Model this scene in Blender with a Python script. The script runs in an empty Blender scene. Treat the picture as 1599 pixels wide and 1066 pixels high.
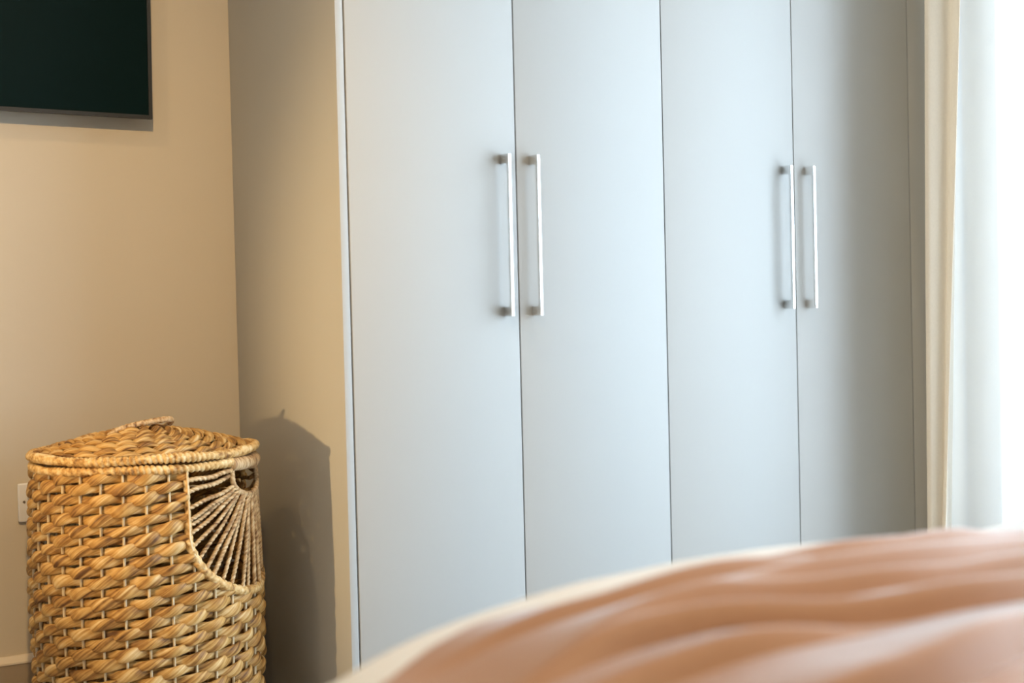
import bpy, bmesh, math, random
import numpy as np
from mathutils import Vector, Matrix

S = bpy.context.scene
C = S.collection
rnd = random.Random(7)

# ------------------------------------------------------------------ camera
F_PX, YAW, PITCH, ROLL, CAM_Z = 2221.0, 0.5423, 0.0234, -0.0239, 0.88
cam_d = bpy.data.cameras.new('camera')
cam = bpy.data.objects.new('camera', cam_d)
C.objects.link(cam)
fw = Vector((math.sin(YAW) * math.cos(PITCH), math.cos(YAW) * math.cos(PITCH), -math.sin(PITCH)))
rt = Vector((math.cos(YAW), -math.sin(YAW), 0))
up = rt.cross(fw)
r2 = rt * math.cos(ROLL) + up * math.sin(ROLL)
u2 = -rt * math.sin(ROLL) + up * math.cos(ROLL)
cam.matrix_world = Matrix(((r2.x, u2.x, -fw.x, 0), (r2.y, u2.y, -fw.y, 0), (r2.z, u2.z, -fw.z, CAM_Z), (0, 0, 0, 1)))
cam_d.sensor_fit = 'HORIZONTAL'
cam_d.sensor_width = 36.0
cam_d.lens = F_PX / 1599.0 * 36.0
cam_d.clip_start = 0.05
cam_d.dof.use_dof = True
cam_d.dof.focus_distance = 3.05
cam_d.dof.aperture_fstop = 3.0
S.camera = cam

# ------------------------------------------------------------------ world, lights, exposure
S.view_settings.view_transform = 'Standard'
S.view_settings.look = 'None'
S.view_settings.gamma = 1.0
S.view_settings.use_curve_mapping = False
S.view_settings.exposure = -0.18
S.cycles.max_bounces = 7
S.cycles.diffuse_bounces = 4
S.cycles.glossy_bounces = 3
S.cycles.transmission_bounces = 4
S.cycles.transparent_max_bounces = 8
S.cycles.caustics_reflective = False
S.cycles.caustics_refractive = False

world = bpy.data.worlds.new('overcast_sky')
S.world = world
world.use_nodes = True
bg = world.node_tree.nodes['Background']
bg.inputs['Color'].default_value = (0.70, 0.86, 1.0, 1)
bg.inputs['Strength'].default_value = 13.2

# the window opening in the right wall (daylight sampling portal)
WIN_Y0, WIN_Y1, WIN_Z0, WIN_Z1, WALL_X, WALL_BACK_Y = -0.90, 2.532, 0.06, 2.15, 3.02, 3.258
ld = bpy.data.lights.new('window_portal', 'AREA')
ld.shape = 'RECTANGLE'
ld.size, ld.size_y = WIN_Y1 - WIN_Y0, WIN_Z1 - WIN_Z0
ld.cycles.is_portal = True
lo = bpy.data.objects.new('window_portal', ld)
lo.location = (WALL_X + 0.12, (WIN_Y0 + WIN_Y1) / 2, (WIN_Z0 + WIN_Z1) / 2)
lo.rotation_euler = (math.radians(90), 0, math.radians(90))   # faces -x
C.objects.link(lo)

WARM = (1.0, 0.66, 0.29)
def spot(name, loc, power, cone=150, blend=1.0, radius=0.035, col=WARM, aim=None):
    l = bpy.data.lights.new(name, 'SPOT')
    l.energy = power; l.color = col
    l.spot_size = math.radians(cone); l.spot_blend = blend
    l.shadow_soft_size = radius
    o = bpy.data.objects.new(name, l); o.location = loc
    if aim is not None:
        o.rotation_euler = (Vector(aim) - Vector(loc)).to_track_quat('-Z', 'Y').to_euler()
    C.objects.link(o)
    return o
def point(name, loc, power, radius=0.05, col=WARM):
    l = bpy.data.lights.new(name, 'POINT')
    l.energy = power; l.color = col; l.shadow_soft_size = radius
    o = bpy.data.objects.new(name, l); o.location = loc
    C.objects.link(o)
    return o
# warm ceiling downlights of the room and one low spot lamp beyond the left edge of the frame
spot('ceiling_downlight_light', (-0.09, 2.24, 2.47), 44)
spot('wall_washer_light', (0.20, 0.75, 2.47), 200, cone=60, aim=(0.52, WALL_BACK_Y, 1.05))
spot('ceiling_downlight_light', (1.85, 1.85, 2.47), 14)
spot('bed_downlight_light', (0.50, 0.15, 2.47), 72, cone=46, aim=(0.72, 0.92, 0.60))
spot('reading_lamp_light', (-1.15, 2.43, 0.70), 165, cone=48, blend=0.85, radius=0.03, aim=(1.19, 2.27, 0.72))

# ------------------------------------------------------------------ helpers
def tag(o, label=None, cat=None, group=None, kind=None):
    if label: o['label'] = label
    if cat: o['category'] = cat
    if group: o['group'] = group
    if kind: o['kind'] = kind
    return o

def link(name, me, mat=None, parent=None, smooth=False):
    o = bpy.data.objects.new(name, me)
    C.objects.link(o)
    if mat is not None and not me.materials:
        me.materials.append(mat)
    if parent is not None:
        o.parent = parent
        o.matrix_parent_inverse = parent.matrix_world.inverted() if False else Matrix.Translation(-parent.location)
    if smooth:
        for p in me.polygons: p.use_smooth = True
    return o

def empty(name, loc=(0, 0, 0)):
    o = bpy.data.objects.new(name, None)
    o.empty_display_size = 0.05
    o.location = loc
    C.objects.link(o)
    return o

def box_bm(boxes, bevel=0.0, segs=2):
    bm = bmesh.new()
    for (x0, x1, y0, y1, z0, z1) in boxes:
        r = bmesh.ops.create_cube(bm, size=1)
        for v in r['verts']:
            v.co = Vector(((x0 + x1) / 2 + v.co.x * (x1 - x0), (y0 + y1) / 2 + v.co.y * (y1 - y0), (z0 + z1) / 2 + v.co.z * (z1 - z0)))
    if bevel > 0:
        bmesh.ops.bevel(bm, geom=bm.edges[:], offset=bevel, segments=segs, affect='EDGES', profile=0.5)
    return bm

def box(name, b, mat, parent=None, bevel=0.0, segs=2):
    boxes = [b] if not isinstance(b, list) else b
    bm = box_bm(boxes, bevel, segs)
    me = bpy.data.meshes.new(name)
    bm.to_mesh(me); bm.free()
    o = link(name, me, mat, parent)
    if bevel > 0:
        for p in me.polygons: p.use_smooth = True
        try: me.set_sharp_from_angle(angle=math.radians(35))
        except Exception: pass
    return o

def grid_mesh(name, P, closed_u=False, closed_v=False, uv=None, cap=False):
    """P: (n, m, 3) array of vertices -> quad mesh, uv: (n+closed, m+closed, 2)"""
    n, m = P.shape[:2]
    nu = n if closed_u else n - 1
    nv = m if closed_v else m - 1
    I, J = np.meshgrid(np.arange(nu), np.arange(nv), indexing='ij')
    I1, J1 = (I + 1) % n, (J + 1) % m
    faces = np.stack([I * m + J, I1 * m + J, I1 * m + J1, I * m + J1], -1).reshape(-1, 4)
    me = bpy.data.meshes.new(name)
    fl = faces.tolist()
    if cap and closed_v and not closed_u:
        fl.append(list(range(m)))
        fl.append([(n - 1) * m + k for k in range(m)][::-1])
    me.from_pydata(P.reshape(-1, 3).tolist(), [], fl)
    if uv is not None:
        l = me.uv_layers.new(name='uv')
        uvf = np.stack([uv[I, J], uv[I + 1, J], uv[I + 1, J + 1], uv[I, J + 1]], 2).reshape(-1, 2)
        if cap and closed_v and not closed_u:
            uvf = np.concatenate([uvf, np.zeros((2 * m, 2))], 0)
        l.data.foreach_set('uv', uvf.astype(np.float32).ravel())
    me.polygons.foreach_set('use_smooth', [True] * len(me.polygons))
    me.update()
    return me

def tube_mesh(name, path, A, B, N1, N2, closed=False, m=10, lobes=0, lobe_amp=0.0, twist=0.0, phase=0.0, uoff=0.0, bumps=None):
    """strand swept along path; A,B half sizes along frame vectors N1,N2; lobes: n-ply twist"""
    path = np.asarray(path, float); n = len(path)
    nxt = np.roll(path, -1, 0) if closed else np.vstack([path[1:], path[-1:]])
    seg = np.linalg.norm(nxt - path, axis=1)
    L = np.concatenate([[0], np.cumsum(seg)])
    # the seam (v = 0) sits on the inner side: start at -N1
    ang = np.linspace(0, 2 * math.pi, m, endpoint=False) + math.pi
    a = np.broadcast_to(np.asarray(A, float), (n,))[:, None]
    b = np.broadcast_to(np.asarray(B, float), (n,))[:, None]
    rad = np.ones((n, m))
    if lobes:
        rad = 1 + lobe_amp * (np.abs(np.cos(lobes / 2 * (ang[None, :] - twist * L[:n, None] + phase))) - 0.6)
    if bumps is not None:
        rad = rad * bumps(L[:n, None], ang[None, :])
    P = path[:, None, :] + (a * rad * np.cos(ang)[None, :])[..., None] * N1[:, None, :] + (b * rad * np.sin(ang)[None, :])[..., None] * N2[:, None, :]
    U = np.zeros((n + 1, m + 1, 2))
    U[..., 0] = (L + uoff)[:, None] if len(L) == n + 1 else np.concatenate([L, L[-1:]])[:n + 1, None] + uoff
    U[..., 1] = np.linspace(0, 1, m + 1)[None, :]
    return grid_mesh(name, P, closed_u=closed, closed_v=True, uv=U, cap=not closed)

def frames(path, closed=False, ref=(0, 0, 1)):
    path = np.asarray(path, float)
    if closed:
        T = np.roll(path, -1, 0) - np.roll(path, 1, 0)
    else:
        T = np.gradient(path, axis=0)
    T /= np.linalg.norm(T, axis=1)[:, None] + 1e-12
    R = np.broadcast_to(np.asarray(ref, float), T.shape)
    N1 = np.cross(T, R); N1 /= np.linalg.norm(N1, axis=1)[:, None] + 1e-12
    N2 = np.cross(N1, T)
    return N1, N2

def catmull(pts, per=12):
    pts = np.asarray(pts, float)
    P = np.vstack([2 * pts[0] - pts[1], pts, 2 * pts[-1] - pts[-2]])
    out = []
    for i in range(1, len(P) - 2):
        p0, p1, p2, p3 = P[i - 1], P[i], P[i + 1], P[i + 2]
        for t in np.linspace(0, 1, per, endpoint=False):
            out.append(0.5 * ((2 * p1) + (-p0 + p2) * t + (2 * p0 - 5 * p1 + 4 * p2 - p3) * t * t + (-p0 + 3 * p1 - 3 * p2 + p3) * t ** 3))
    out.append(P[-2])
    return np.array(out)

# ------------------------------------------------------------------ materials
def new_mat(name):
    m = bpy.data.materials.new(name)
    m.use_nodes = True
    nt = m.node_tree
    return m, nt, nt.nodes['Principled BSDF']

def paint(name, col, rough=0.55, bump=0.02, scale=140, var=0.02, spec=0.5):
    m, nt, b = new_mat(name)
    tc = nt.nodes.new('ShaderNodeTexCoord')
    n = nt.nodes.new('ShaderNodeTexNoise'); n.inputs['Scale'].default_value = scale; n.inputs['Detail'].default_value = 4
    nt.links.new(tc.outputs['Object'], n.inputs['Vector'])
    n2 = nt.nodes.new('ShaderNodeTexNoise'); n2.inputs['Scale'].default_value = 1.7; n2.inputs['Detail'].default_value = 2
    nt.links.new(tc.outputs['Object'], n2.inputs['Vector'])
    mix = nt.nodes.new('ShaderNodeMix'); mix.data_type = 'RGBA'
    mix.inputs[6].default_value = tuple(c * (1 - var) for c in col) + (1,)
    mix.inputs[7].default_value = tuple(min(1, c * (1 + var)) for c in col) + (1,)
    nt.links.new(n2.outputs['Fac'], mix.inputs[0])
    nt.links.new(mix.outputs[2], b.inputs['Base Color'])
    bp = nt.nodes.new('ShaderNodeBump'); bp.inputs['Strength'].default_value = bump; bp.inputs['Distance'].default_value = 0.002
    nt.links.new(n.outputs['Fac'], bp.inputs['Height']); nt.links.new(bp.outputs['Normal'], b.inputs['Normal'])
    b.inputs['Roughness'].default_value = rough
    b.inputs['Specular IOR Level'].default_value = spec
    return m

def fibre(name, cols, rough=0.5, lines=9.0, along=7.0, twist=9.0, bump=0.5):
    """twisted plant fibre: streaks run along the strand (uv.x = metres along, uv.y = around)"""
    m, nt, b = new_mat(name)
    uv = nt.nodes.new('ShaderNodeUVMap'); uv.uv_map = 'uv'
    sep = nt.nodes.new('ShaderNodeSeparateXYZ'); nt.links.new(uv.outputs['UV'], sep.inputs[0])
    def math_(op, a, bb):
        k = nt.nodes.new('ShaderNodeMath'); k.operation = op
        for i, q in enumerate((a, bb)):
            if isinstance(q, (int, float)): k.inputs[i].default_value = q
            else: nt.links.new(q, k.inputs[i])
        return k.outputs[0]
    oi = nt.nodes.new('ShaderNodeObjectInfo')
    tw = math_('MULTIPLY', sep.outputs['X'], twist)
    c = math_('MULTIPLY', math_('SUBTRACT', sep.outputs['Y'], tw), lines)
    al = math_('MULTIPLY', sep.outputs['X'], along)
    rz = math_('MULTIPLY', oi.outputs['Random'], 37.0)
    cmb = nt.nodes.new('ShaderNodeCombineXYZ')
    nt.links.new(c, cmb.inputs[0]); nt.links.new(al, cmb.inputs[1]); nt.links.new(rz, cmb.inputs[2])
    n = nt.nodes.new('ShaderNodeTexNoise'); n.inputs['Scale'].default_value = 1.0; n.inputs['Detail'].default_value = 5; n.inputs['Roughness'].default_value = 0.6
    nt.links.new(cmb.outputs[0], n.inputs['Vector'])
    # broad colour changes from strand to strand
    cm2 = nt.nodes.new('ShaderNodeCombineXYZ')
    nt.links.new(math_('MULTIPLY', sep.outputs['X'], 22.0), cm2.inputs[0]); nt.links.new(math_('MULTIPLY', sep.outputs['Y'], 2.0), cm2.inputs[1]); nt.links.new(rz, cm2.inputs[2])
    n2 = nt.nodes.new('ShaderNodeTexNoise'); n2.inputs['Scale'].default_value = 1.0; n2.inputs['Detail'].default_value = 2
    nt.links.new(cm2.outputs[0], n2.inputs['Vector'])
    mixv = math_('ADD', math_('MULTIPLY', n.outputs['Fac'], 0.72), math_('MULTIPLY', n2.outputs['Fac'], 0.34))
    ramp = nt.nodes.new('ShaderNodeValToRGB')
    e = ramp.color_ramp.elements
    pos = (0.39, 0.485, 0.565, 0.70)
    e[0].position = pos[0]; e[0].color = cols[0] + (1,)
    e[1].position = pos[3]; e[1].color = cols[3] + (1,)
    for k in (1, 2):
        q = e.new(pos[k]); q.color = cols[k] + (1,)
    nt.links.new(mixv, ramp.inputs[0])
    nt.links.new(ramp.outputs[0], b.inputs['Base Color'])
    bp = nt.nodes.new('ShaderNodeBump'); bp.inputs['Strength'].default_value = bump; bp.inputs['Distance'].default_value = 0.0025
    nt.links.new(n.outputs['Fac'], bp.inputs['Height']); nt.links.new(bp.outputs['Normal'], b.inputs['Normal'])
    b.inputs['Roughness'].default_value = rough
    b.inputs['Specular IOR Level'].default_value = 0.35
    return m

M = {}
M['wall'] = paint('beige_wall_paint', (0.60, 0.535, 0.44), 0.75, 0.05, 260)
M['ceiling'] = paint('white_ceiling_paint', (0.70, 0.68, 0.64), 0.85, 0.05)
M['floor'] = paint('greige_carpet', (0.56, 0.53, 0.49), 0.95, 0.6, 500, 0.06, 0.1)
M['door'] = paint('pale_grey_lacquer', (0.47, 0.472, 0.462), 0.5, 0.012, 300, 0.008, 0.22)
M['skirt'] = paint('taupe_skirting_paint', (0.36, 0.29, 0.22), 0.5, 0.02)
M['skirt_top'] = paint('beige_skirting_cap_paint', (0.74, 0.66, 0.56), 0.5, 0.02)
M['plastic'] = paint('white_plastic', (0.74, 0.73, 0.74), 0.3, 0.0)
M['dark_plastic'] = paint('black_plastic', (0.02, 0.019, 0.018), 0.4, 0.0)
M['groove'] = paint('grey_plastic', (0.22, 0.22, 0.25), 0.4, 0.0)
M['carcass'] = paint('grey_board', (0.30, 0.29, 0.28), 0.6, 0.0)
M['mattress'] = paint('mattress_ticking', (0.7, 0.68, 0.66), 0.8, 0.1, 90)
M['bed_fabric'] = paint('grey_upholstery', (0.35, 0.32, 0.30), 0.85, 0.3, 400)
M['frame'] = paint('white_window_frame', (0.8, 0.8, 0.8), 0.35, 0.0)

m, nt, b = new_mat('polished_chrome')
b.inputs['Base Color'].default_value = (0.86, 0.87, 0.88, 1); b.inputs['Metallic'].default_value = 1; b.inputs['Roughness'].default_value = 0.07
M['chrome'] = m
m, nt, b = new_mat('brushed_nickel')
b.inputs['Base Color'].default_value = (0.62, 0.60, 0.57, 1); b.inputs['Metallic'].default_value = 1; b.inputs['Roughness'].default_value = 0.3
M['steel'] = m
m, nt, b = new_mat('tv_glass')
b.inputs['Base Color'].default_value = (0.0015, 0.010, 0.011, 1); b.inputs['Roughness'].default_value = 0.45; b.inputs['Specular IOR Level'].default_value = 0.06
M['screen'] = m
m, nt, b = new_mat('window_glass')
tr = nt.nodes.new('ShaderNodeBsdfTransparent'); gl = nt.nodes.new('ShaderNodeBsdfGlossy'); gl.inputs['Roughness'].default_value = 0.02
mx = nt.nodes.new('ShaderNodeMixShader'); mx.inputs[0].default_value = 0.06
nt.links.new(tr.outputs[0], mx.inputs[1]); nt.links.new(gl.outputs[0], mx.inputs[2])
nt.links.new(mx.outputs[0], nt.nodes['Material Output'].inputs['Surface'])
M['glass'] = m

SEA = ((0.11, 0.045, 0.013), (0.34, 0.168, 0.045), (0.555, 0.325, 0.10), (0.77, 0.58, 0.31))
M['weave'] = fibre('water_hyacinth', SEA)
M['rim'] = fibre('wrapped_hyacinth', ((0.20, 0.09, 0.03), (0.52, 0.30, 0.10), (0.70, 0.47, 0.20), (0.84, 0.69, 0.43)), lines=5, along=90, twist=0.0)
M['cord'] = fibre('twisted_seagrass_cord', ((0.16, 0.075, 0.03), (0.42, 0.25, 0.11), (0.60, 0.41, 0.21), (0.76, 0.60, 0.38)), lines=5, along=30, twist=45)
M['grip'] = fibre('wrapped_grip', ((0.16, 0.08, 0.035), (0.44, 0.27, 0.13), (0.60, 0.42, 0.23), (0.74, 0.58, 0.38)), lines=4, along=160, twist=0.0)
M['stake'] = fibre('pale_rattan', ((0.42, 0.30, 0.16), (0.62, 0.48, 0.29), (0.72, 0.60, 0.40), (0.80, 0.70, 0.52)), lines=4, along=20, twist=0.0, bump=0.1)
M['inner'] = paint('dark_woven_lining', (0.16, 0.085, 0.035), 0.9, 0.4, 200, 0.3)

def cloth(name, col, rough=0.85, weave=900, bump=0.25, transl=0.0, transp=0.0, sheen=0.0, tcol=None, var=0.05, spec=0.2):
    m, nt, b = new_mat(name)
    tc = nt.nodes.new('ShaderNodeTexCoord')
    mp = nt.nodes.new('ShaderNodeMapping'); mp.inputs['Scale'].default_value = (weave, weave, weave * 0.35)
    nt.links.new(tc.outputs['Object'], mp.inputs[0])
    n = nt.nodes.new('ShaderNodeTexNoise'); n.inputs['Scale'].default_value = 1.0; n.inputs['Detail'].default_value = 3
    nt.links.new(mp.outputs[0], n.inputs['Vector'])
    mix = nt.nodes.new('ShaderNodeMix'); mix.data_type = 'RGBA'
    mix.inputs[6].default_value = tuple(c * (1 - var) for c in col) + (1,)
    mix.inputs[7].default_value = tuple(min(1, c * (1 + var)) for c in col) + (1,)
    nt.links.new(n.outputs['Fac'], mix.inputs[0]); nt.links.new(mix.outputs[2], b.inputs['Base Color'])
    bp = nt.nodes.new('ShaderNodeBump'); bp.inputs['Strength'].default_value = bump; bp.inputs['Distance'].default_value = 0.001
    nt.links.new(n.outputs['Fac'], bp.inputs['Height']); nt.links.new(bp.outputs['Normal'], b.inputs['Normal'])
    b.inputs['Roughness'].default_value = rough
    b.inputs['Specular IOR Level'].default_value = spec
    if sheen:
        b.inputs['Sheen Weight'].default_value = sheen; b.inputs['Sheen Roughness'].default_value = 0.35
    out = nt.nodes['Material Output']
    last = b.outputs[0]
    if transl:
        t = nt.nodes.new('ShaderNodeBsdfTranslucent'); t.inputs[0].default_value = (tcol or col) + (1,)
        mx = nt.nodes.new('ShaderNodeMixShader'); mx.inputs[0].default_value = transl
        nt.links.new(last, mx.inputs[1]); nt.links.new(t.outputs[0], mx.inputs[2]); last = mx.outputs[0]
    if transp:
        t = nt.nodes.new('ShaderNodeBsdfTransparent')
        mx = nt.nodes.new('ShaderNodeMixShader'); mx.inputs[0].default_value = transp
        nt.links.new(last, mx.inputs[1]); nt.links.new(t.outputs[0], mx.inputs[2]); last = mx.outputs[0]
    nt.links.new(last, out.inputs['Surface'])
    return m
M['linen'] = cloth('beige_linen', (0.66, 0.59, 0.50), weave=500, bump=0.3, transl=0.42, tcol=(0.70, 0.62, 0.51), var=0.12)
M['sheer'] = cloth('white_voile', (0.86, 0.87, 0.88), weave=500, bump=0.15, transl=0.55, transp=0.42)
M['duvet'] = cloth('white_cotton', (0.86, 0.85, 0.83), weave=300, bump=0.1)
M['throw'] = cloth('terracotta_throw', (0.48, 0.255, 0.145), rough=0.5, weave=350, bump=0.25, sheen=1.0, var=0.1, spec=0.4)

# ------------------------------------------------------------------ room shell
WY = 3.258            # tv wall
XL, YB, ZC = -2.3, -2.4, 2.5
T = 0.12
def structure(o): o['kind'] = 'structure'; return o
structure(box('floor', (XL - T, WALL_X + T, YB - T, WY + T, -0.1, 0.0), M['floor']))
structure(box('ceiling', (XL - T, WALL_X + T, YB - T, WY + T, ZC, ZC + 0.1), M['ceiling']))
structure(box('wall_back', (XL - T, WALL_X + T, WY, WY + T, 0, ZC), M['wall']))
structure(box('wall_left', (XL - T, XL, YB, WY, 0, ZC), M['wall']))
structure(box('wall_front', (XL - T, WALL_X + T, YB - T, YB, 0, ZC), M['wall']))
structure(box('wall_right', [(WALL_X, WALL_X + T, YB, WIN_Y0, 0, ZC), (WALL_X, WALL_X + T, WIN_Y1, WY, 0, ZC),
                             (WALL_X, WALL_X + T, WIN_Y0, WIN_Y1, WIN_Z1, ZC), (WALL_X, WALL_X + T, WIN_Y0, WIN_Y1, 0, WIN_Z0)], M['wall']))
# skirting with a paler chamfered cap
PX0, PX1 = 1.1946, 1.2120          # wardrobe end panel
def skirting(name, x0, x1):
    bm = bmesh.new()
    prof = [(WY, 0.0), (WY - 0.018, 0.0), (WY - 0.018, 0.123), (WY, 0.123)]
    va = [bm.verts.new((x0, y, z)) for y, z in prof]; vb = [bm.verts.new((x1, y, z)) for y, z in prof]
    for k in range(4): bm.faces.new((va[k], va[(k + 1) % 4], vb[(k + 1) % 4], vb[k]))
    bm.faces.new(va[::-1]); bm.faces.new(vb)
    bmesh.ops.recalc_face_normals(bm, faces=bm.faces[:])
    me = bpy.data.meshes.new(name); bm.to_mesh(me); bm.free()
    o = structure(link(name, me, M['skirt']))
    bm = bmesh.new()
    prof = [(WY, 0.123), (WY - 0.020, 0.123), (WY - 0.020, 0.127), (WY - 0.007, 0.139), (WY, 0.139)]
    va = [bm.verts.new((x0, y, z)) for y, z in prof]; vb = [bm.verts.new((x1, y, z)) for y, z in prof]
    n = len(prof)
    for k in range(n): bm.faces.new((va[k], va[(k + 1) % n], vb[(k + 1) % n], vb[k]))
    bm.faces.new(va[::-1]); bm.faces.new(vb)
    bmesh.ops.recalc_face_normals(bm, faces=bm.faces[:])
    me = bpy.data.meshes.new('cap_moulding'); bm.to_mesh(me); bm.free()
    link('cap_moulding', me, M['skirt_top'], o)
skirting('baseboard_back', XL, PX0 - 0.001)

# window: frame, mullions, panes
win = structure(box('window_1', [(WALL_X + 0.03, WALL_X + 0.09, WIN_Y0, WIN_Y1, WIN_Z0, WIN_Z0 + 0.06), (WALL_X + 0.03, WALL_X + 0.09, WIN_Y0, WIN_Y1, WIN_Z1 - 0.06, WIN_Z1),
                                 (WALL_X + 0.03, WALL_X + 0.09, WIN_Y0, WIN_Y0 + 0.06, WIN_Z0, WIN_Z1), (WALL_X + 0.03, WALL_X + 0.09, WIN_Y1 - 0.06, WIN_Y1, WIN_Z0, WIN_Z1),
                                 (WALL_X + 0.035, WALL_X + 0.085, (WIN_Y0 + WIN_Y1) / 2 - 0.04, (WIN_Y0 + WIN_Y1) / 2 + 0.04, WIN_Z0, WIN_Z1)], M['frame']))
ym = (WIN_Y0 + WIN_Y1) / 2
box('pane', (WALL_X + 0.058, WALL_X + 0.062, WIN_Y0 + 0.06, ym - 0.04, WIN_Z0 + 0.06, WIN_Z1 - 0.06), M['glass'], win)
box('pane', (WALL_X + 0.058, WALL_X + 0.062, ym + 0.04, WIN_Y1 - 0.06, WIN_Z0 + 0.06, WIN_Z1 - 0.06), M['glass'], win)

# ------------------------------------------------------------------ wardrobes
YF, X0, W = 2.643, 1.2135, 0.40
DZ0, DZ1, WTOP = 0.09, 2.30, 2.34
HZ0, HZ1 = CAM_Z - 0.0178, CAM_Z + 0.3316
GAP = 0.0032

def make_handle(xc, parent):
    yo = YF - 0.034
    bm = bmesh.new()
    def add(b):
        x0, x1, y0, y1, z0, z1 = b
        r = bmesh.ops.create_cube(bm, size=1)
        for v in r['verts']:
            v.co = Vector(((x0 + x1) / 2 + v.co.x * (x1 - x0), (y0 + y1) / 2 + v.co.y * (y1 - y0), (z0 + z1) / 2 + v.co.z * (z1 - z0)))
        return r['verts']
    hw = 0.0042
    # continuous D profile: outer outline minus inner outline, swept across the bar width
    bt, pt = 0.0075, 0.0215
    outer = [(YF, HZ0), (yo, HZ0), (yo, HZ1), (YF, HZ1)]
    inner = [(YF, HZ1 - pt), (yo + bt + 0.003, HZ1 - pt), (yo + bt, HZ1 - pt - 0.004), (yo + bt, HZ0 + pt + 0.004), (yo + bt + 0.003, HZ0 + pt), (YF, HZ0 + pt)]
    poly = outer + inner
    a = [bm.verts.new((xc - hw, y, z)) for y, z in poly]
    c = [bm.verts.new((xc + hw, y, z)) for y, z in poly]
    n = len(poly)
    for k in range(n): bm.faces.new((a[k], a[(k + 1) % n], c[(k + 1) % n], c[k]))
    bm.faces.new(a[::-1]); bm.faces.new(c)
    bmesh.ops.recalc_face_normals(bm, faces=bm.faces[:])
    ed = [e for e in bm.edges if not (abs(e.verts[0].co.y - YF) < 1e-5 and abs(e.verts[1].co.y - YF) < 1e-5)]
    bmesh.ops.bevel(bm, geom=ed, offset=0.0011, segments=2, affect='EDGES', profile=0.5)
    bmesh.ops.triangulate(bm, faces=[f for f in bm.faces if len(f.verts) > 4])
    me = bpy.data.meshes.new('handle'); bm.to_mesh(me); bm.free()
    o = link('handle', me, M['chrome'], parent)
    o['label'] = 'slim polished chrome bar handle'
    return o

def wardrobe(name, i0, label, left_panel=None, filler=None):
    xa, xb = X0 + i0 * W, X0 + (i0 + 2) * W
    root = empty(name, ((xa + xb) / 2, (YF + WY) / 2, 0))
    tag(root, label, 'wardrobe', 'fitted wardrobe units')
    yb = WY - 0.003
    lx = xa + 0.001
    box('carcass_side', (lx, lx + 0.018, YF + 0.024, yb, 0.0, WTOP), M['carcass'], root)
    box('carcass_side', (xb - 0.019, xb - 0.001, YF + 0.024, yb, 0.0, WTOP), M['carcass'], root)
    box('carcass_top', (lx + 0.018, xb - 0.019, YF + 0.024, yb, WTOP - 0.02, WTOP), M['carcass'], root)
    box('carcass_back', (lx + 0.018, xb - 0.019, yb - 0.012, yb, 0.0, WTOP - 0.02), M['carcass'], root)
    box('carcass_base', (lx + 0.018, xb - 0.019, YF + 0.024, yb - 0.012, 0.09, 0.11), M['carcass'], root)
    box('plinth', (lx + 0.018, xb - 0.019, YF + 0.05, YF + 0.068, 0.0, 0.088), M['door'], root)
    for k in range(2):
        g = X0 + (i0 + k) * W
        d = box('door', (g + GAP / 2, g + W - GAP / 2, YF, YF + 0.019, DZ0, DZ1), M['door'], root, 0.0009, 2)
        make_handle(X0 + (i0 + 1) * W + (-0.0365 if k == 0 else 0.0365), d)
    if left_panel:
        p = box('end_panel', (PX0, PX1 - 0.0005, YF + 0.001, WY - 0.001, 0.0, WTOP), M['door'], root, 0.0009, 2)
        p['label'] = 'tall flat side panel facing the hamper'
    if filler:
        p = box('filler_panel', (xb + GAP / 2, WALL_X - 0.002, YF + 0.001, YF + 0.02, 0.0, WTOP), M['door'], root, 0.0009, 2)
    return root
wardrobe('wardrobe', 0, 'pale grey two-door wardrobe unit beside the wicker hamper with chrome bar handles', left_panel=True)
wardrobe('wardrobe', 2, 'pale grey two-door wardrobe unit next to the curtain with chrome bar handles', filler=True)

# ------------------------------------------------------------------ television
TVX1, TVZ0, TVY = 0.9905, 1.3310, WY - 0.048
TVW, TVH, TVD = 1.235, 0.715, 0.032
tv = empty('television', (TVX1 - TVW / 2, TVY + TVD, TVZ0))
tag(tv, 'large black flat television mounted on the beige wall', 'television')
x0, x1, z0, z1, bz = TVX1 - TVW, TVX1, TVZ0, TVZ0 + TVH, 0.0085
tvp = [box('bezel', [(x0, x1, TVY, TVY + 0.012, z0, z0 + bz), (x0, x1, TVY, TVY + 0.012, z1 - bz, z1),
                     (x0, x0 + bz, TVY, TVY + 0.012, z0 + bz, z1 - bz), (x1 - bz, x1, TVY, TVY + 0.012, z0 + bz, z1 - bz)], M['dark_plastic'], tv),
       box('screen', (x0 + bz, x1 - bz, TVY + 0.0025, TVY + 0.010, z0 + bz, z1 - bz), M['screen'], tv),
       box('back_cover', (x0 + 0.004, x1 - 0.004, TVY + 0.012, TVY + TVD, z0 + 0.004, z1 - 0.004), M['dark_plastic'], tv, 0.006),
       box('wall_bracket', (x0 + 0.42, x1 - 0.42, TVY + TVD, WY - 0.001, z0 + 0.2, z1 - 0.2), M['steel'], tv, 0.002)]
tv.rotation_euler = (0, math.radians(0.6), 0)
# keep the lower right corner in place under the slight tilt
tv.location.z += math.sin(math.radians(0.6)) * TVW / 2

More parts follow.
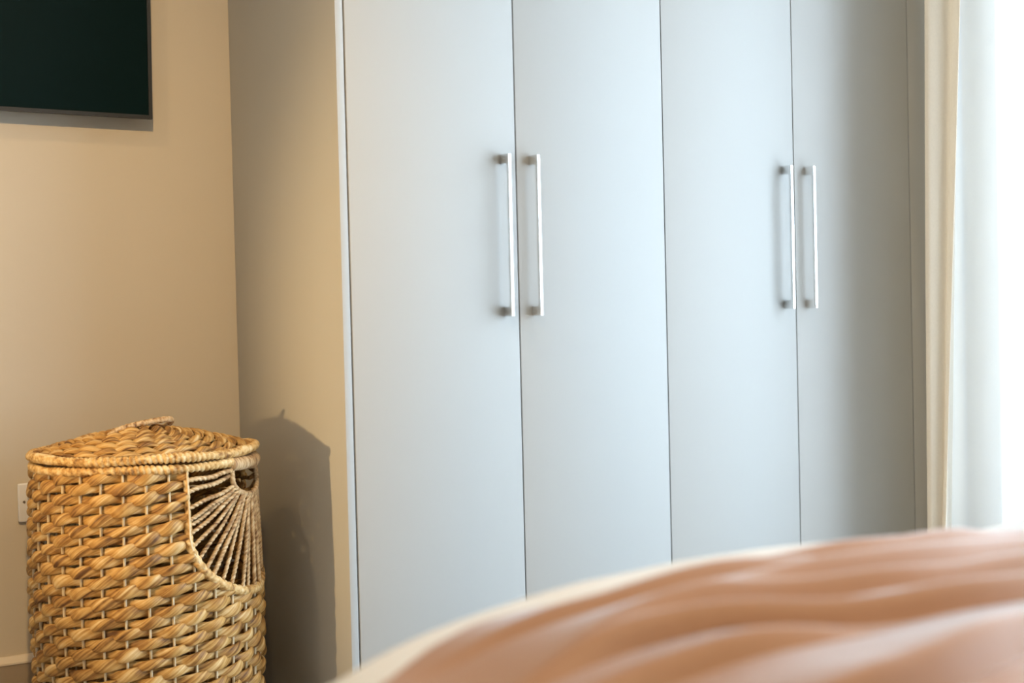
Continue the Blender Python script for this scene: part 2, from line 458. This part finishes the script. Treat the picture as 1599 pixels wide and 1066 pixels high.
# ------------------------------------------------------------------ wall socket
SX, SZ = 0.6753, 0.4757
so = empty('wall_socket', (SX + 0.043, WY, SZ))
tag(so, 'white plastic electrical wall plate half hidden behind the hamper', 'socket')
box('plate', (SX, SX + 0.086, WY - 0.011, WY - 0.0005, SZ - 0.043, SZ + 0.043), M['plastic'], so, 0.004, 3)
box('switch_surround', (SX + 0.0205, SX + 0.0655, WY - 0.0122, WY - 0.010, SZ - 0.022, SZ + 0.022), M['groove'], so)
box('rocker', (SX + 0.0218, SX + 0.0642, WY - 0.0145, WY - 0.012, SZ - 0.0207, SZ + 0.0207), M['plastic'], so, 0.001)
for sx in (0.0125, 0.0735):
    bm = bmesh.new()
    bmesh.ops.create_cone(bm, cap_ends=True, segments=20, radius1=0.0034, radius2=0.0028, depth=0.0016)
    r = bmesh.ops.create_cube(bm, size=1)
    for v in r['verts']: v.co = Vector((v.co.x * 0.0048, v.co.y * 0.0008, 0.0007 + v.co.z * 0.0008))
    bmesh.ops.rotate(bm, verts=bm.verts[:], cent=(0, 0, 0), matrix=Matrix.Rotation(math.radians(90), 3, 'X'))
    bmesh.ops.translate(bm, verts=bm.verts[:], vec=(SX + sx, WY - 0.0112, SZ + 0.002))
    me = bpy.data.meshes.new('screw'); bm.to_mesh(me); bm.free()
    link('screw', me, M['steel'], so)

# ------------------------------------------------------------------ laundry hamper
HX, HY = 0.863, 2.919
PHI0 = math.radians(-106.4)            # world angle of the side facing the camera
ham = empty('laundry_hamper', (HX, HY, 0))
tag(ham, 'round woven wicker laundry hamper with lid and fan-shaped side opening', 'hamper')
def Rb(z):
    t = np.clip((0.58 - np.asarray(z, float)) / 0.58, 0, 1)
    return 0.2235 + 0.0085 * np.sin(math.pi * np.clip(t, 0, 1) ** 0.8)
def cylp(phi, z, r):
    a = PHI0 + np.asarray(phi)
    return np.stack([HX + r * np.cos(a), HY + r * np.sin(a), np.broadcast_to(z, np.shape(a))], -1)
FC, OW = math.radians(67), math.radians(47)          # fan opening: centre and half width
OZ_TOP, OZ_MID, OZ_BOT = 0.580, 0.455, 0.318
def open_half(z):
    if z > OZ_MID: return OW
    q = (OZ_MID - z) / (OZ_MID - OZ_BOT)
    return OW * math.sqrt(1 - q * q) if q < 1 else 0.0

NW = 16
NROW, PITCHZ = 29, 0.0199
for i in range(NROW):
    z0 = 0.570 - PITCHZ * i
    w = open_half(z0 + 0.004)
    closed = w == 0.0
    if closed:
        ph = np.linspace(math.pi, 3 * math.pi, NW * 15, endpoint=False)
    else:
        ph = np.linspace(FC + w, FC - w + 2 * math.pi, int(NW * 15 * (1 - w / math.pi)))
    j1, j2, j3 = rnd.random() * 6.28, rnd.random() * 6.28, rnd.random() * 6.28
    slow = 0.5 * np.sin(3 * ph + j1) + 0.3 * np.sin(7 * ph + j2) + 0.2 * np.sin(11 * ph + j3)
    psi = NW * ph + math.pi * i + 0.22 * np.sin(5 * ph + j3)
    cs = np.cos(psi)
    zc = z0 + 0.0028 * np.sin(psi) + 0.0013 * slow
    amp = 0.0068
    r = Rb(zc) - 0.0052 + amp * cs + 0.0009 * np.sin(13 * ph + j2)
    prof = 0.5 + 0.5 * cs
    b = (0.0094 + 0.0026 * prof ** 0.7) * (1 + 0.10 * slow + 0.10 * np.sin(8 * ph + j1))
    a = 0.0042 + 0.0022 * prof
    if not closed:      # the strand turns round the edge rod
        n = len(ph)
        edge = np.minimum(np.arange(n), n - 1 - np.arange(n))
        tuck = np.clip(1 - edge / 5.0, 0, 1)
        b = b * (1 - 0.25 * tuck)
    path = cylp(ph, 0, r); path[:, 2] = zc
    A0 = PHI0 + ph
    N1 = np.stack([np.cos(A0), np.sin(A0), 0 * A0], -1)
    N2 = np.broadcast_to(np.array([0, 0, 1.0]), N1.shape)
    me = tube_mesh('weave_row', path, a, b, N1, N2, closed=closed, m=12, lobes=3, lobe_amp=0.16, twist=38.0, phase=j1, uoff=rnd.random() * 3)
    link('weave_row', me, M['weave'], ham)

for k in range(2 * NW):
    ph = k * math.pi / NW
    d = abs((ph - FC + math.pi) % (2 * math.pi) - math.pi)
    ztop = 0.582
    if d < OW - 0.02:
        ztop = OZ_MID - (OZ_MID - OZ_BOT) * math.sqrt(max(0, 1 - (d / OW) ** 2)) - 0.004
    zz = np.linspace(0.006, ztop, 24)
    path = cylp(np.full(24, ph), 0, Rb(zz) - 0.0052); path[:, 2] = zz
    A0 = np.full(24, PHI0 + ph)
    N1 = np.stack([np.cos(A0), np.sin(A0), 0 * A0], -1); N2 = np.stack([-np.sin(A0), np.cos(A0), 0 * A0], -1)
    me = tube_mesh('stake', path, 0.0033, 0.0026, N1, N2, m=8)
    link('stake', me, M['stake'], ham)

def ring_rope(name, R, z, rad, wraps, mat, parent, p0=0.0, p1=2 * math.pi, per=9, amp=0.36, slant=0.9, zfn=None, closed=True, seed=0):
    n = int(wraps * per * (p1 - p0) / (2 * math.pi))
    ph = np.linspace(p0, p1, n, endpoint=not closed) + (math.pi if closed else 0.0)
    sl = 0.08 * np.sin(9 * ph + seed) + 0.05 * np.sin(23 * ph + 2 * seed)
    path = cylp(ph, 0, R + 0.0012 * np.sin(6 * ph + seed)); path[:, 2] = z + 0.0014 * np.sin(5 * ph + 2 + seed) + (zfn(ph) if zfn is not None else 0)
    A0 = PHI0 + ph
    N1 = np.stack([np.cos(A0), np.sin(A0), 0 * A0], -1); N2 = np.broadcast_to(np.array([0, 0, 1.0]), N1.shape)
    wr = wraps / 2.0
    wob = 0.5 * np.sin(7 * ph + seed) + 0.3 * np.sin(13 * ph)
    def bumps(L, ang):
        k = np.abs(np.sin(wr * ph[:, None] + wob[:, None] + slant * 0.5 * (ang)))
        return 1 + amp * (k ** 0.7 - 0.7)
    me = tube_mesh(name, path, rad * (1 + sl), rad * (1 + sl), N1, N2, closed=closed, m=12, bumps=bumps, uoff=seed)
    return link(name, me, mat, parent)

GA, GB = math.radians(48.5), math.radians(86)
ring_rope('body_rim', 0.2225, 0.5845, 0.0088, 124, M['rim'], ham, p0=GB, p1=GA + 2 * math.pi, closed=False, seed=1.0)
ring_rope('grip', 0.2215, 0.579, 0.0148, 210, M['grip'], ham, p0=GA - 0.01, p1=GB + 0.01, closed=False, amp=0.07, slant=0.5, per=7, seed=2.0)['label'] = 'thick wrapped carrying grip above the hand hole'
ring_rope('foot_rim', 0.2225, 0.0115, 0.0095, 124, M['rim'], ham, seed=3.0)

# outline of the opening and of the hand hole in (phi, z)
def outer_u(s):
    """s 0..1 from left top, round the bottom, to right top"""
    hs = OZ_TOP - OZ_MID; arc = 0.30; tot = 2 * hs + arc
    q = s * tot
    if q < hs: return FC - OW, OZ_TOP - q
    if q > tot - hs: return FC + OW, OZ_TOP - (tot - q)
    t = (q - hs) / arc * math.pi
    return FC - OW * math.cos(t), OZ_MID - (OZ_MID - OZ_BOT) * math.sin(t)
HW, HZM, HZB = math.radians(18.5), 0.549, 0.514
def hub_u(s):
    hs = 0.578 - HZM; arc = 0.16; tot = 2 * hs + arc
    q = s * tot
    if q < hs: return FC - HW, 0.578 - q
    if q > tot - hs: return FC + HW, 0.578 - (tot - q)
    t = (q - hs) / arc * math.pi
    return FC - HW * math.cos(t), HZM - (HZM - HZB) * math.sin(t)
def u_path(fn, n, dr):
    pts = np.array([fn(s) for s in np.linspace(0, 1, n)])
    p = cylp(pts[:, 0], 0, Rb(pts[:, 1]) + dr); p[:, 2] = pts[:, 1]
    return p
def rope(name, path, rad, wraps_per_m, mat, parent, amp=0.16, slant=1.0, lobes=0, lobe_amp=0, twist=0, m=10, seed=0.0, radv=None):
    path = np.asarray(path, float)
    cen = np.array([HX, HY, 0])
    out = path - cen; out[:, 2] = 0; out /= np.linalg.norm(out, axis=1)[:, None] + 1e-9
    T = np.gradient(path, axis=0); T /= np.linalg.norm(T, axis=1)[:, None] + 1e-12
    N2 = np.cross(T, out); N2 /= np.linalg.norm(N2, axis=1)[:, None] + 1e-12
    N1 = np.cross(N2, T)
    bumps = None
    if wraps_per_m:
        def bumps(L, ang): return 1 + amp * (np.abs(np.sin(math.pi * wraps_per_m * L + slant * 0.5 * ang)) ** 0.7 - 0.7)
    R_ = rad if radv is None else rad * radv
    me = tube_mesh(name, path, R_, R_, N1, N2, m=m, lobes=lobes, lobe_amp=lobe_amp, twist=twist, phase=seed, bumps=bumps, uoff=seed)
    return link(name, me, mat, parent)
pb = u_path(outer_u, 260, -0.003)
low = np.clip((0.50 - pb[:, 2]) / 0.10, 0, 1)
rope('opening_border', pb, 0.0056, 62, M['rim'], ham, amp=0.36, slant=1.6, m=12, seed=0.4, radv=1 + 0.75 * low)
rope('edge_rod', np.array(u_path(outer_u, 160, 0.0045))[0:52] + 0, 0.0019, 0, M['stake'], ham, m=8)
rope('hand_hole_border', u_path(hub_u, 200, -0.001), 0.0056, 120, M['grip'], ham, amp=0.15, slant=1.2, m=10, seed=0.9)

ss = [0.035, 0.075, 0.135, 0.175, 0.205, 0.235, 0.268, 0.296, 0.33, 0.355, 0.385, 0.412, 0.44, 0.466, 0.492, 0.52, 0.545, 0.575, 0.605, 0.64, 0.67, 0.71, 0.75, 0.79, 0.84, 0.9, 0.955]
for k, s in enumerate(ss):
    s1 = s + rnd.uniform(-0.006, 0.006)
    s2 = 0.10 + 0.80 * (s + rnd.uniform(-0.005, 0.005)) if s > 0.1 else s * 1.3
    pa, qa = hub_u(min(1, max(0, s2))), outer_u(s1)
    layer = -0.0035 if k % 3 == 1 else 0.0015
    A_ = cylp(pa[0], pa[1], Rb(pa[1]) + layer - 0.001); B_ = cylp(qa[0], qa[1], Rb(qa[1]) + layer - 0.003)
    t = np.linspace(0, 1, 70)[:, None]
    path = A_ * (1 - t) + B_ * t
    q = path[:, :2] - np.array([HX, HY]); rr = np.linalg.norm(q, axis=1)
    tgt = Rb(path[:, 2]) + layer - 0.002
    nr = rr + (tgt - rr) * 0.75
    path[:, :2] = np.array([HX, HY]) + q / rr[:, None] * nr[:, None]
    path[:, 2] += 0.0015 * np.sin(t[:, 0] * 9 + k)
    rope('cord', path, rnd.uniform(0.0039, 0.0046), 0, M['cord'], ham, lobes=2, lobe_amp=0.42, twist=330.0, m=10, seed=k * 1.7)

# base disc
bm = bmesh.new()
bmesh.ops.create_circle(bm, cap_ends=True, segments=64, radius=0.216)
bmesh.ops.translate(bm, verts=bm.verts[:], vec=(HX, HY, 0.012))
ex = bmesh.ops.extrude_face_region(bm, geom=bm.faces[:])
bmesh.ops.translate(bm, verts=[v for v in ex['geom'] if isinstance(v, bmesh.types.BMVert)], vec=(0, 0, 0.01))
me = bpy.data.meshes.new('base'); bm.to_mesh(me); bm.free()
link('base', me, M['inner'], ham)

# lid
LZ, LH, LR = 0.6035, 0.046, 0.2235
def dome(r): return LZ + LH * (1 - np.clip(np.asarray(r) / LR, 0, 1) ** 1.55)
rr = np.linspace(0.0005, LR, 26)
ph = np.linspace(0, 2 * math.pi, 96, endpoint=False)
P = np.zeros((len(rr), len(ph), 3))
P[..., 0] = HX + rr[:, None] * np.cos(ph); P[..., 1] = HY + rr[:, None] * np.sin(ph); P[..., 2] = (dome(rr) - 0.0095)[:, None]
lid = link('lid', grid_mesh('lid', P[:, ::-1], closed_v=True), M['inner'], ham)
lid['label'] = 'shallow domed woven lid'
ring_rope('lid_rim', 0.2240, 0.6045, 0.0090, 132, M['rim'], lid, seed=5.0)
nring = 13
for k in range(nring):
    R0 = 0.2105 - k * 0.0157
    nw = max(4, int(round(NW * (R0 / 0.215) ** 0.8)))
    n = nw * 16
    ph = np.linspace(math.pi, 3 * math.pi, n, endpoint=False)
    j1, j2 = rnd.random() * 6.28, rnd.random() * 6.28
    slow = 0.6 * np.sin(3 * ph + j1) + 0.4 * np.sin(7 * ph + j2)
    psi = nw * ph + math.pi * k + 0.3 * np.sin(4 * ph + j2)
    cs = np.cos(psi); prof = 0.5 + 0.5 * cs
    r = R0 - 0.0042 * np.sin(psi) + 0.001 * slow
    z = dome(r) - 0.002 + 0.0046 * cs
    path = cylp(ph, 0, r); path[:, 2] = z
    A0 = PHI0 + ph
    sl = LH * 1.55 / LR * (R0 / LR) ** 0.55
    N1 = np.stack([np.cos(A0) * sl, np.sin(A0) * sl, np.ones_like(A0)], -1); N1 /= np.linalg.norm(N1, axis=1)[:, None]
    N2 = np.stack([-np.cos(A0), -np.sin(A0), sl * np.ones_like(A0)], -1); N2 /= np.linalg.norm(N2, axis=1)[:, None]
    me = tube_mesh('weave_ring', path, 0.0042 + 0.0018 * prof, (0.0062 + 0.0036 * prof ** 0.7) * (1 + 0.1 * slow), N1, N2, closed=True, m=12, lobes=3, lobe_amp=0.16, twist=38.0, phase=j1, uoff=j2)
    link('weave_ring', me, M['weave'], lid)
# pull loop on the lid
zt = LZ + LH
lp = catmull([(HX - 0.075, HY - 0.004, zt - 0.012), (HX - 0.055, HY - 0.006, zt + 0.000), (HX - 0.02, HY - 0.010, zt + 0.009), (HX + 0.015, HY - 0.012, zt + 0.014),
              (HX + 0.045, HY - 0.010, zt + 0.0165), (HX + 0.058, HY + 0.000, zt + 0.013), (HX + 0.055, HY + 0.012, zt + 0.004), (HX + 0.040, HY + 0.017, zt - 0.006)], 26)
N1, N2 = frames(lp, ref=(0.1, 1, 0.05))
Lp = np.concatenate([[0], np.cumsum(np.linalg.norm(np.diff(lp, axis=0), axis=1))])
me = tube_mesh('pull_loop', lp, 0.0064, 0.0064, N1, N2, m=12, bumps=lambda L, a: 1 + 0.18 * (np.abs(np.sin(math.pi * 105 * L + 0.5 * a)) ** 0.7 - 0.7))
link('pull_loop', me, M['grip'], lid)['label'] = 'wrapped rope pull loop'

# ------------------------------------------------------------------ curtains
def curtain(name, plan_fn, z0, z1, nz, mat, label, group=None, thick=0.0012):
    zs = np.linspace(z0, z1, nz)
    P = np.stack([plan_fn(z) for z in zs], 0)           # (nz, n, 3)
    me = grid_mesh(name, P)
    o = link(name, me, mat)
    tag(o, label, 'curtain', group)
    return o
def linen_plan(z):
    f = np.clip((1.75 - z) / 1.45, -0.6, 1.2)            # flare towards the floor
    pts = [(2.995, 2.635), (2.935, 2.632), (2.878, 2.622), (2.845, 2.585), (2.815, 2.550), (2.750 - 0.012 * f, 2.510), (2.672 - 0.020 * f, 2.450 + 0.004 * f), (2.660 - 0.022 * f, 2.432),
           (2.674 - 0.024 * f, 2.416 + 0.008 * f), (2.705 - 0.034 * f, 2.402 + 0.014 * f), (2.701 - 0.044 * f, 2.380 + 0.024 * f), (2.706 - 0.05 * f, 2.364 + 0.032 * f), (2.722 - 0.05 * f, 2.394 + 0.03 * f), (2.765 - 0.02 * f, 2.490), (2.81 - 0.01 * f, 2.530), (2.842, 2.562), (2.866, 2.588), (2.895, 2.607)]
    p = catmull(pts, 8)
    w = 0.004 * np.sin(2.3 * z + np.linspace(0, 7, len(p)))
    return np.column_stack([p[:, 0] + w, p[:, 1] + 0.003 * np.sin(1.7 * z + np.linspace(0, 9, len(p))), np.full(len(p), z)])
curtain('linen_curtain', linen_plan, 0.02, 2.40, 60, M['linen'], 'beige linen curtain bunched in the corner beside the wardrobe')
def sheer_plan(z):
    y = np.linspace(2.600, -1.05, 880)
    f = (1.4 - z)
    ph = 2 * math.pi * (y / 0.145) + 0.9 * np.sin(5.1 * y) + 0.15 * f * np.sin(9 * y)
    x = 2.962 + 0.020 * np.sin(ph) + 0.010 * np.sin(0.47 * ph + 1.0)
    x = x - 0.02 * np.clip(f, 0, 2) * 0.3 * (0.5 + 0.5 * np.sin(ph * 0.5))
    x = x - 0.035 * np.clip(f, 0, 1.2) * np.exp(-(2.60 - y) / 0.07)
    return np.column_stack([x, y + 0.010 * np.cos(ph), np.full(len(y), z)])
curtain('sheer_curtain', sheer_plan, 0.02, 2.40, 24, M['sheer'], 'thin white sheer curtain hanging across the bright window')
ct = box('curtain_track', [(2.94, 2.97, -1.10, 2.63, 2.40, 2.425), (2.80, 2.83, -1.10, 2.63, 2.40, 2.425), (2.80, WALL_X - 0.001, 2.0, 2.03, 2.425, 2.445), (2.80, WALL_X - 0.001, 0.3, 0.33, 2.425, 2.445)], M['frame'])
tag(ct, 'white double curtain track fixed above the window', 'curtain track')

# ------------------------------------------------------------------ bed
BX0, BX1, BY0, BY1 = 0.30, 1.90, -0.92, 1.13
bed = empty('bed', ((BX0 + BX1) / 2, (BY0 + BY1) / 2, 0))
tag(bed, 'double bed with its foot towards the wardrobes under duvet and throw', 'bed')
box('bed_base', (BX0 + 0.04, BX1 - 0.04, BY0 + 0.02, BY1 - 0.05, 0.10, 0.30), M['bed_fabric'], bed, 0.015)
box('mattress', (BX0 + 0.03, BX1 - 0.03, BY0 + 0.02, BY1 - 0.04, 0.302, 0.515), M['mattress'], bed, 0.05, 4)
for lx in (BX0 + 0.10, BX1 - 0.10):
    for ly in (BY0 + 0.10, BY1 - 0.14):
        box('leg', (lx - 0.025, lx + 0.025, ly - 0.025, ly + 0.025, 0.0, 0.10), M['dark_plastic'], bed, 0.004)

DTOP, DR, DC = 0.604, 0.12, 0.36
DX0, DX1, DY0, DY1 = 0.245, 1.955, -0.30, 1.205
def inset(x, y):
    """distance inside the rounded-rectangle outline of the duvet"""
    cx, cy = (DX0 + DX1) / 2, (DY0 + DY1) / 2
    hx, hy = (DX1 - DX0) / 2, (DY1 - DY0) / 2
    qx, qy = np.abs(x - cx) - (hx - DC), np.abs(y - cy) - (hy - DC)
    return -(np.hypot(np.maximum(qx, 0), np.maximum(qy, 0)) + np.minimum(np.maximum(qx, qy), 0) - DC)
def puff(x, y):
    return (0.006 * np.sin(5.2 * x + 1.0) * np.sin(4.3 * y + 0.5) + 0.004 * np.sin(11 * x - 3 * y) + 0.003 * np.sin(17 * y + 4 * x)
            + 0.034 * np.exp(-(((x - 1.56) / 0.17) ** 2 + ((y - 1.125) / 0.055) ** 2)))
def duvet_h(x, y):
    s = np.clip(inset(x, y), 0, None)
    q = np.clip(1 - s / DR, 0, 1)
    slope = -0.085 * np.clip((0.74 - x) / 0.46, 0, 1) ** 1.4 + 0.026 * np.exp(-((s - 0.115) / 0.055) ** 2) * np.clip((x - 0.40) / 0.45, 0, 1)
    return DTOP - DR * (1 - np.sqrt(1 - np.minimum(q, 0.999) ** 2)) * 0.85 + puff(x, y) * np.clip(s / 0.1, 0, 1) + slope * np.clip(s / 0.05, 0, 1)
# rings of the outline, from the middle outwards, then down the sides
def outline(s, n=260):
    hx, hy = (DX1 - DX0) / 2 - s, (DY1 - DY0) / 2 - s
    cx, cy = (DX0 + DX1) / 2, (DY0 + DY1) / 2
    rc = max(DC - s, 0.0)
    rc = min(rc, hx, hy)
    th = np.linspace(0, 2 * math.pi, n, endpoint=False)
    d = np.stack([np.cos(th), np.sin(th)], -1)
    lo, hi = np.zeros(n), np.full(n, 3.0)
    for _ in range(40):
        md = (lo + hi) / 2
        qx, qy = np.abs(d[:, 0] * md) - (hx - rc), np.abs(d[:, 1] * md) - (hy - rc)
        sd = np.hypot(np.maximum(qx, 0), np.maximum(qy, 0)) + np.minimum(np.maximum(qx, qy), 0) - rc
        hi = np.where(sd > 0, md, hi); lo = np.where(sd > 0, lo, md)
    return cx + d[:, 0] * lo, cy + d[:, 1] * lo
rings = []
for s in [0.74, 0.68, 0.6, 0.52, 0.44, 0.37, 0.31, 0.26, 0.22, 0.19, 0.165, 0.14, 0.12, 0.10, 0.085, 0.07, 0.055, 0.042, 0.03, 0.02, 0.012, 0.006, 0.002, 0.0005]:
    x, y = outline(s)
    rings.append(np.stack([x, y, duvet_h(x, y)], -1))
x, y = outline(0.0); edge_z = rings[-1][:, 2]
th = np.linspace(0, 2 * math.pi, len(x), endpoint=False)
for k, t in enumerate(np.linspace(0.12, 1, 7)):
    wv = 0.012 * t * np.sin(23 * th) + 0.008 * t * np.sin(41 * th + 1)
    cx, cy = (DX0 + DX1) / 2, (DY0 + DY1) / 2
    dl = np.hypot(x - cx, y - cy)
    rings.append(np.stack([x + (x - cx) / dl * wv, y + (y - cy) / dl * wv, edge_z * (1 - t) + 0.30 * t], -1))
me = grid_mesh('duvet', np.array(rings), closed_v=True)
bm = bmesh.new(); bm.from_mesh(me)
bm.verts.ensure_lookup_table()
try: bm.faces.new([bm.verts[k] for k in range(260)])
except Exception: pass
bmesh.ops.recalc_face_normals(bm, faces=bm.faces[:])
for f in bm.faces: f.smooth = True
bm.to_mesh(me); bm.free()
duvet = link('duvet', me, M['duvet'])
tag(duvet, 'white duvet showing as a pale rim along the bed edge', 'duvet')

# throw: shingled folds running across the bed; crest lines given as points (x, y) on the bed top
CR = [
    ([(0.789, 0.989), (0.86, 0.985), (0.931, 0.977), (1.004, 0.967), (1.223, 0.999), (1.773, 0.979)], 0.014, 0.09),
    ([(0.577, 1.009), (0.646, 0.98), (0.699, 0.963), (0.755, 0.947), (0.834, 0.939)], 0.012, 0.08),
    ([(0.797, 0.914), (0.863, 0.907), (0.931, 0.897), (1.016, 0.901), (1.12, 0.915), (1.67, 0.895)], 0.015, 0.09),
    ([(0.667, 0.919), (0.72, 0.904), (0.777, 0.891), (0.824, 0.866), (0.888, 0.843), (0.948, 0.841), (1.023, 0.837), (1.573, 0.817)], 0.015, 0.09),
    ([(0.584, 0.905), (0.633, 0.906), (0.675, 0.887), (0.717, 0.86), (0.749, 0.837), (0.82, 0.791), (0.872, 0.774), (0.935, 0.765), (1.485, 0.745)], 0.018, 0.1),
    ([(0.564, 0.858), (0.612, 0.845), (0.662, 0.832), (0.705, 0.809), (0.745, 0.783)], 0.014, 0.08),
    ([(0.627, 0.69), (0.671, 0.677), (0.726, 0.672), (0.782, 0.683), (0.861, 0.705), (1.411, 0.685)], 0.022, 0.1),
]
def saw(d, rise, fall):
    up_ = np.clip((d + rise) / rise, 0, 1); up_ = up_ * up_ * (3 - 2 * up_)
    return np.where(d < 0, up_, np.exp(-(np.maximum(d, 0) / fall) ** 1.3))
def throw_h(x, y):
    h = np.zeros_like(x)
    for pts, amp, fall in CR:
        px = np.array([p[0] for p in pts]); py = np.array([p[1] for p in pts])
        yc = sum(wt * np.interp(x + d, px, py) for d, wt in zip(np.linspace(-0.09, 0.09, 9), (0.04, 0.08, 0.12, 0.16, 0.20, 0.16, 0.12, 0.08, 0.04)))
        fade = np.clip((x - (px[0] - 0.09)) / 0.16, 0, 1) * np.clip(((px[-1] + 0.09) - x) / 0.16, 0, 1)
        fade = fade * fade * (3 - 2 * fade)
        h += 1.3 * amp * fade * saw(y - yc, 0.019, fall)
    return h
nx, ny = 300, 300
u = np.linspace(0, 1, nx)[:, None]; v = np.linspace(0, 1, ny)[None, :]
TX0, TX1 = 0.466, 1.88
FARX = [0.474, 0.515, 0.54, 0.583, 0.629, 0.674, 0.735, 0.827, 0.932, 1.081, 1.275]
FARY = [1.009, 1.027, 1.036, 1.042, 1.032, 1.021, 1.011, 1.009, 1.021, 1.041, 1.041]
near = 0.30
X = TX0 + (TX1 - TX0) * u + 0 * v
far = np.interp(X, FARX, FARY)
Y = near + (far - near) * v
Z = duvet_h(X, Y) + 0.006 + throw_h(X, Y) * (0.5 + 0.12 * np.clip((X - 0.9) / 0.2, 0, 1) + (0.5 - 0.12 * np.clip((X - 0.9) / 0.2, 0, 1)) * np.clip((far - Y) / 0.06, 0, 1)) + 0.002 * np.sin(37 * X + 5 * Y) * np.sin(21 * Y)
P = np.stack([X + 0 * Y, Y + 0 * X, Z], -1)
bl = grid_mesh('throw_blanket', P)
th_o = link('throw_blanket', bl, M['throw'])
md = th_o.modifiers.new('thickness', 'SOLIDIFY'); md.thickness = 0.006; md.offset = 1
tag(th_o, 'terracotta brown throw lying in long folds over the bed', 'throw')
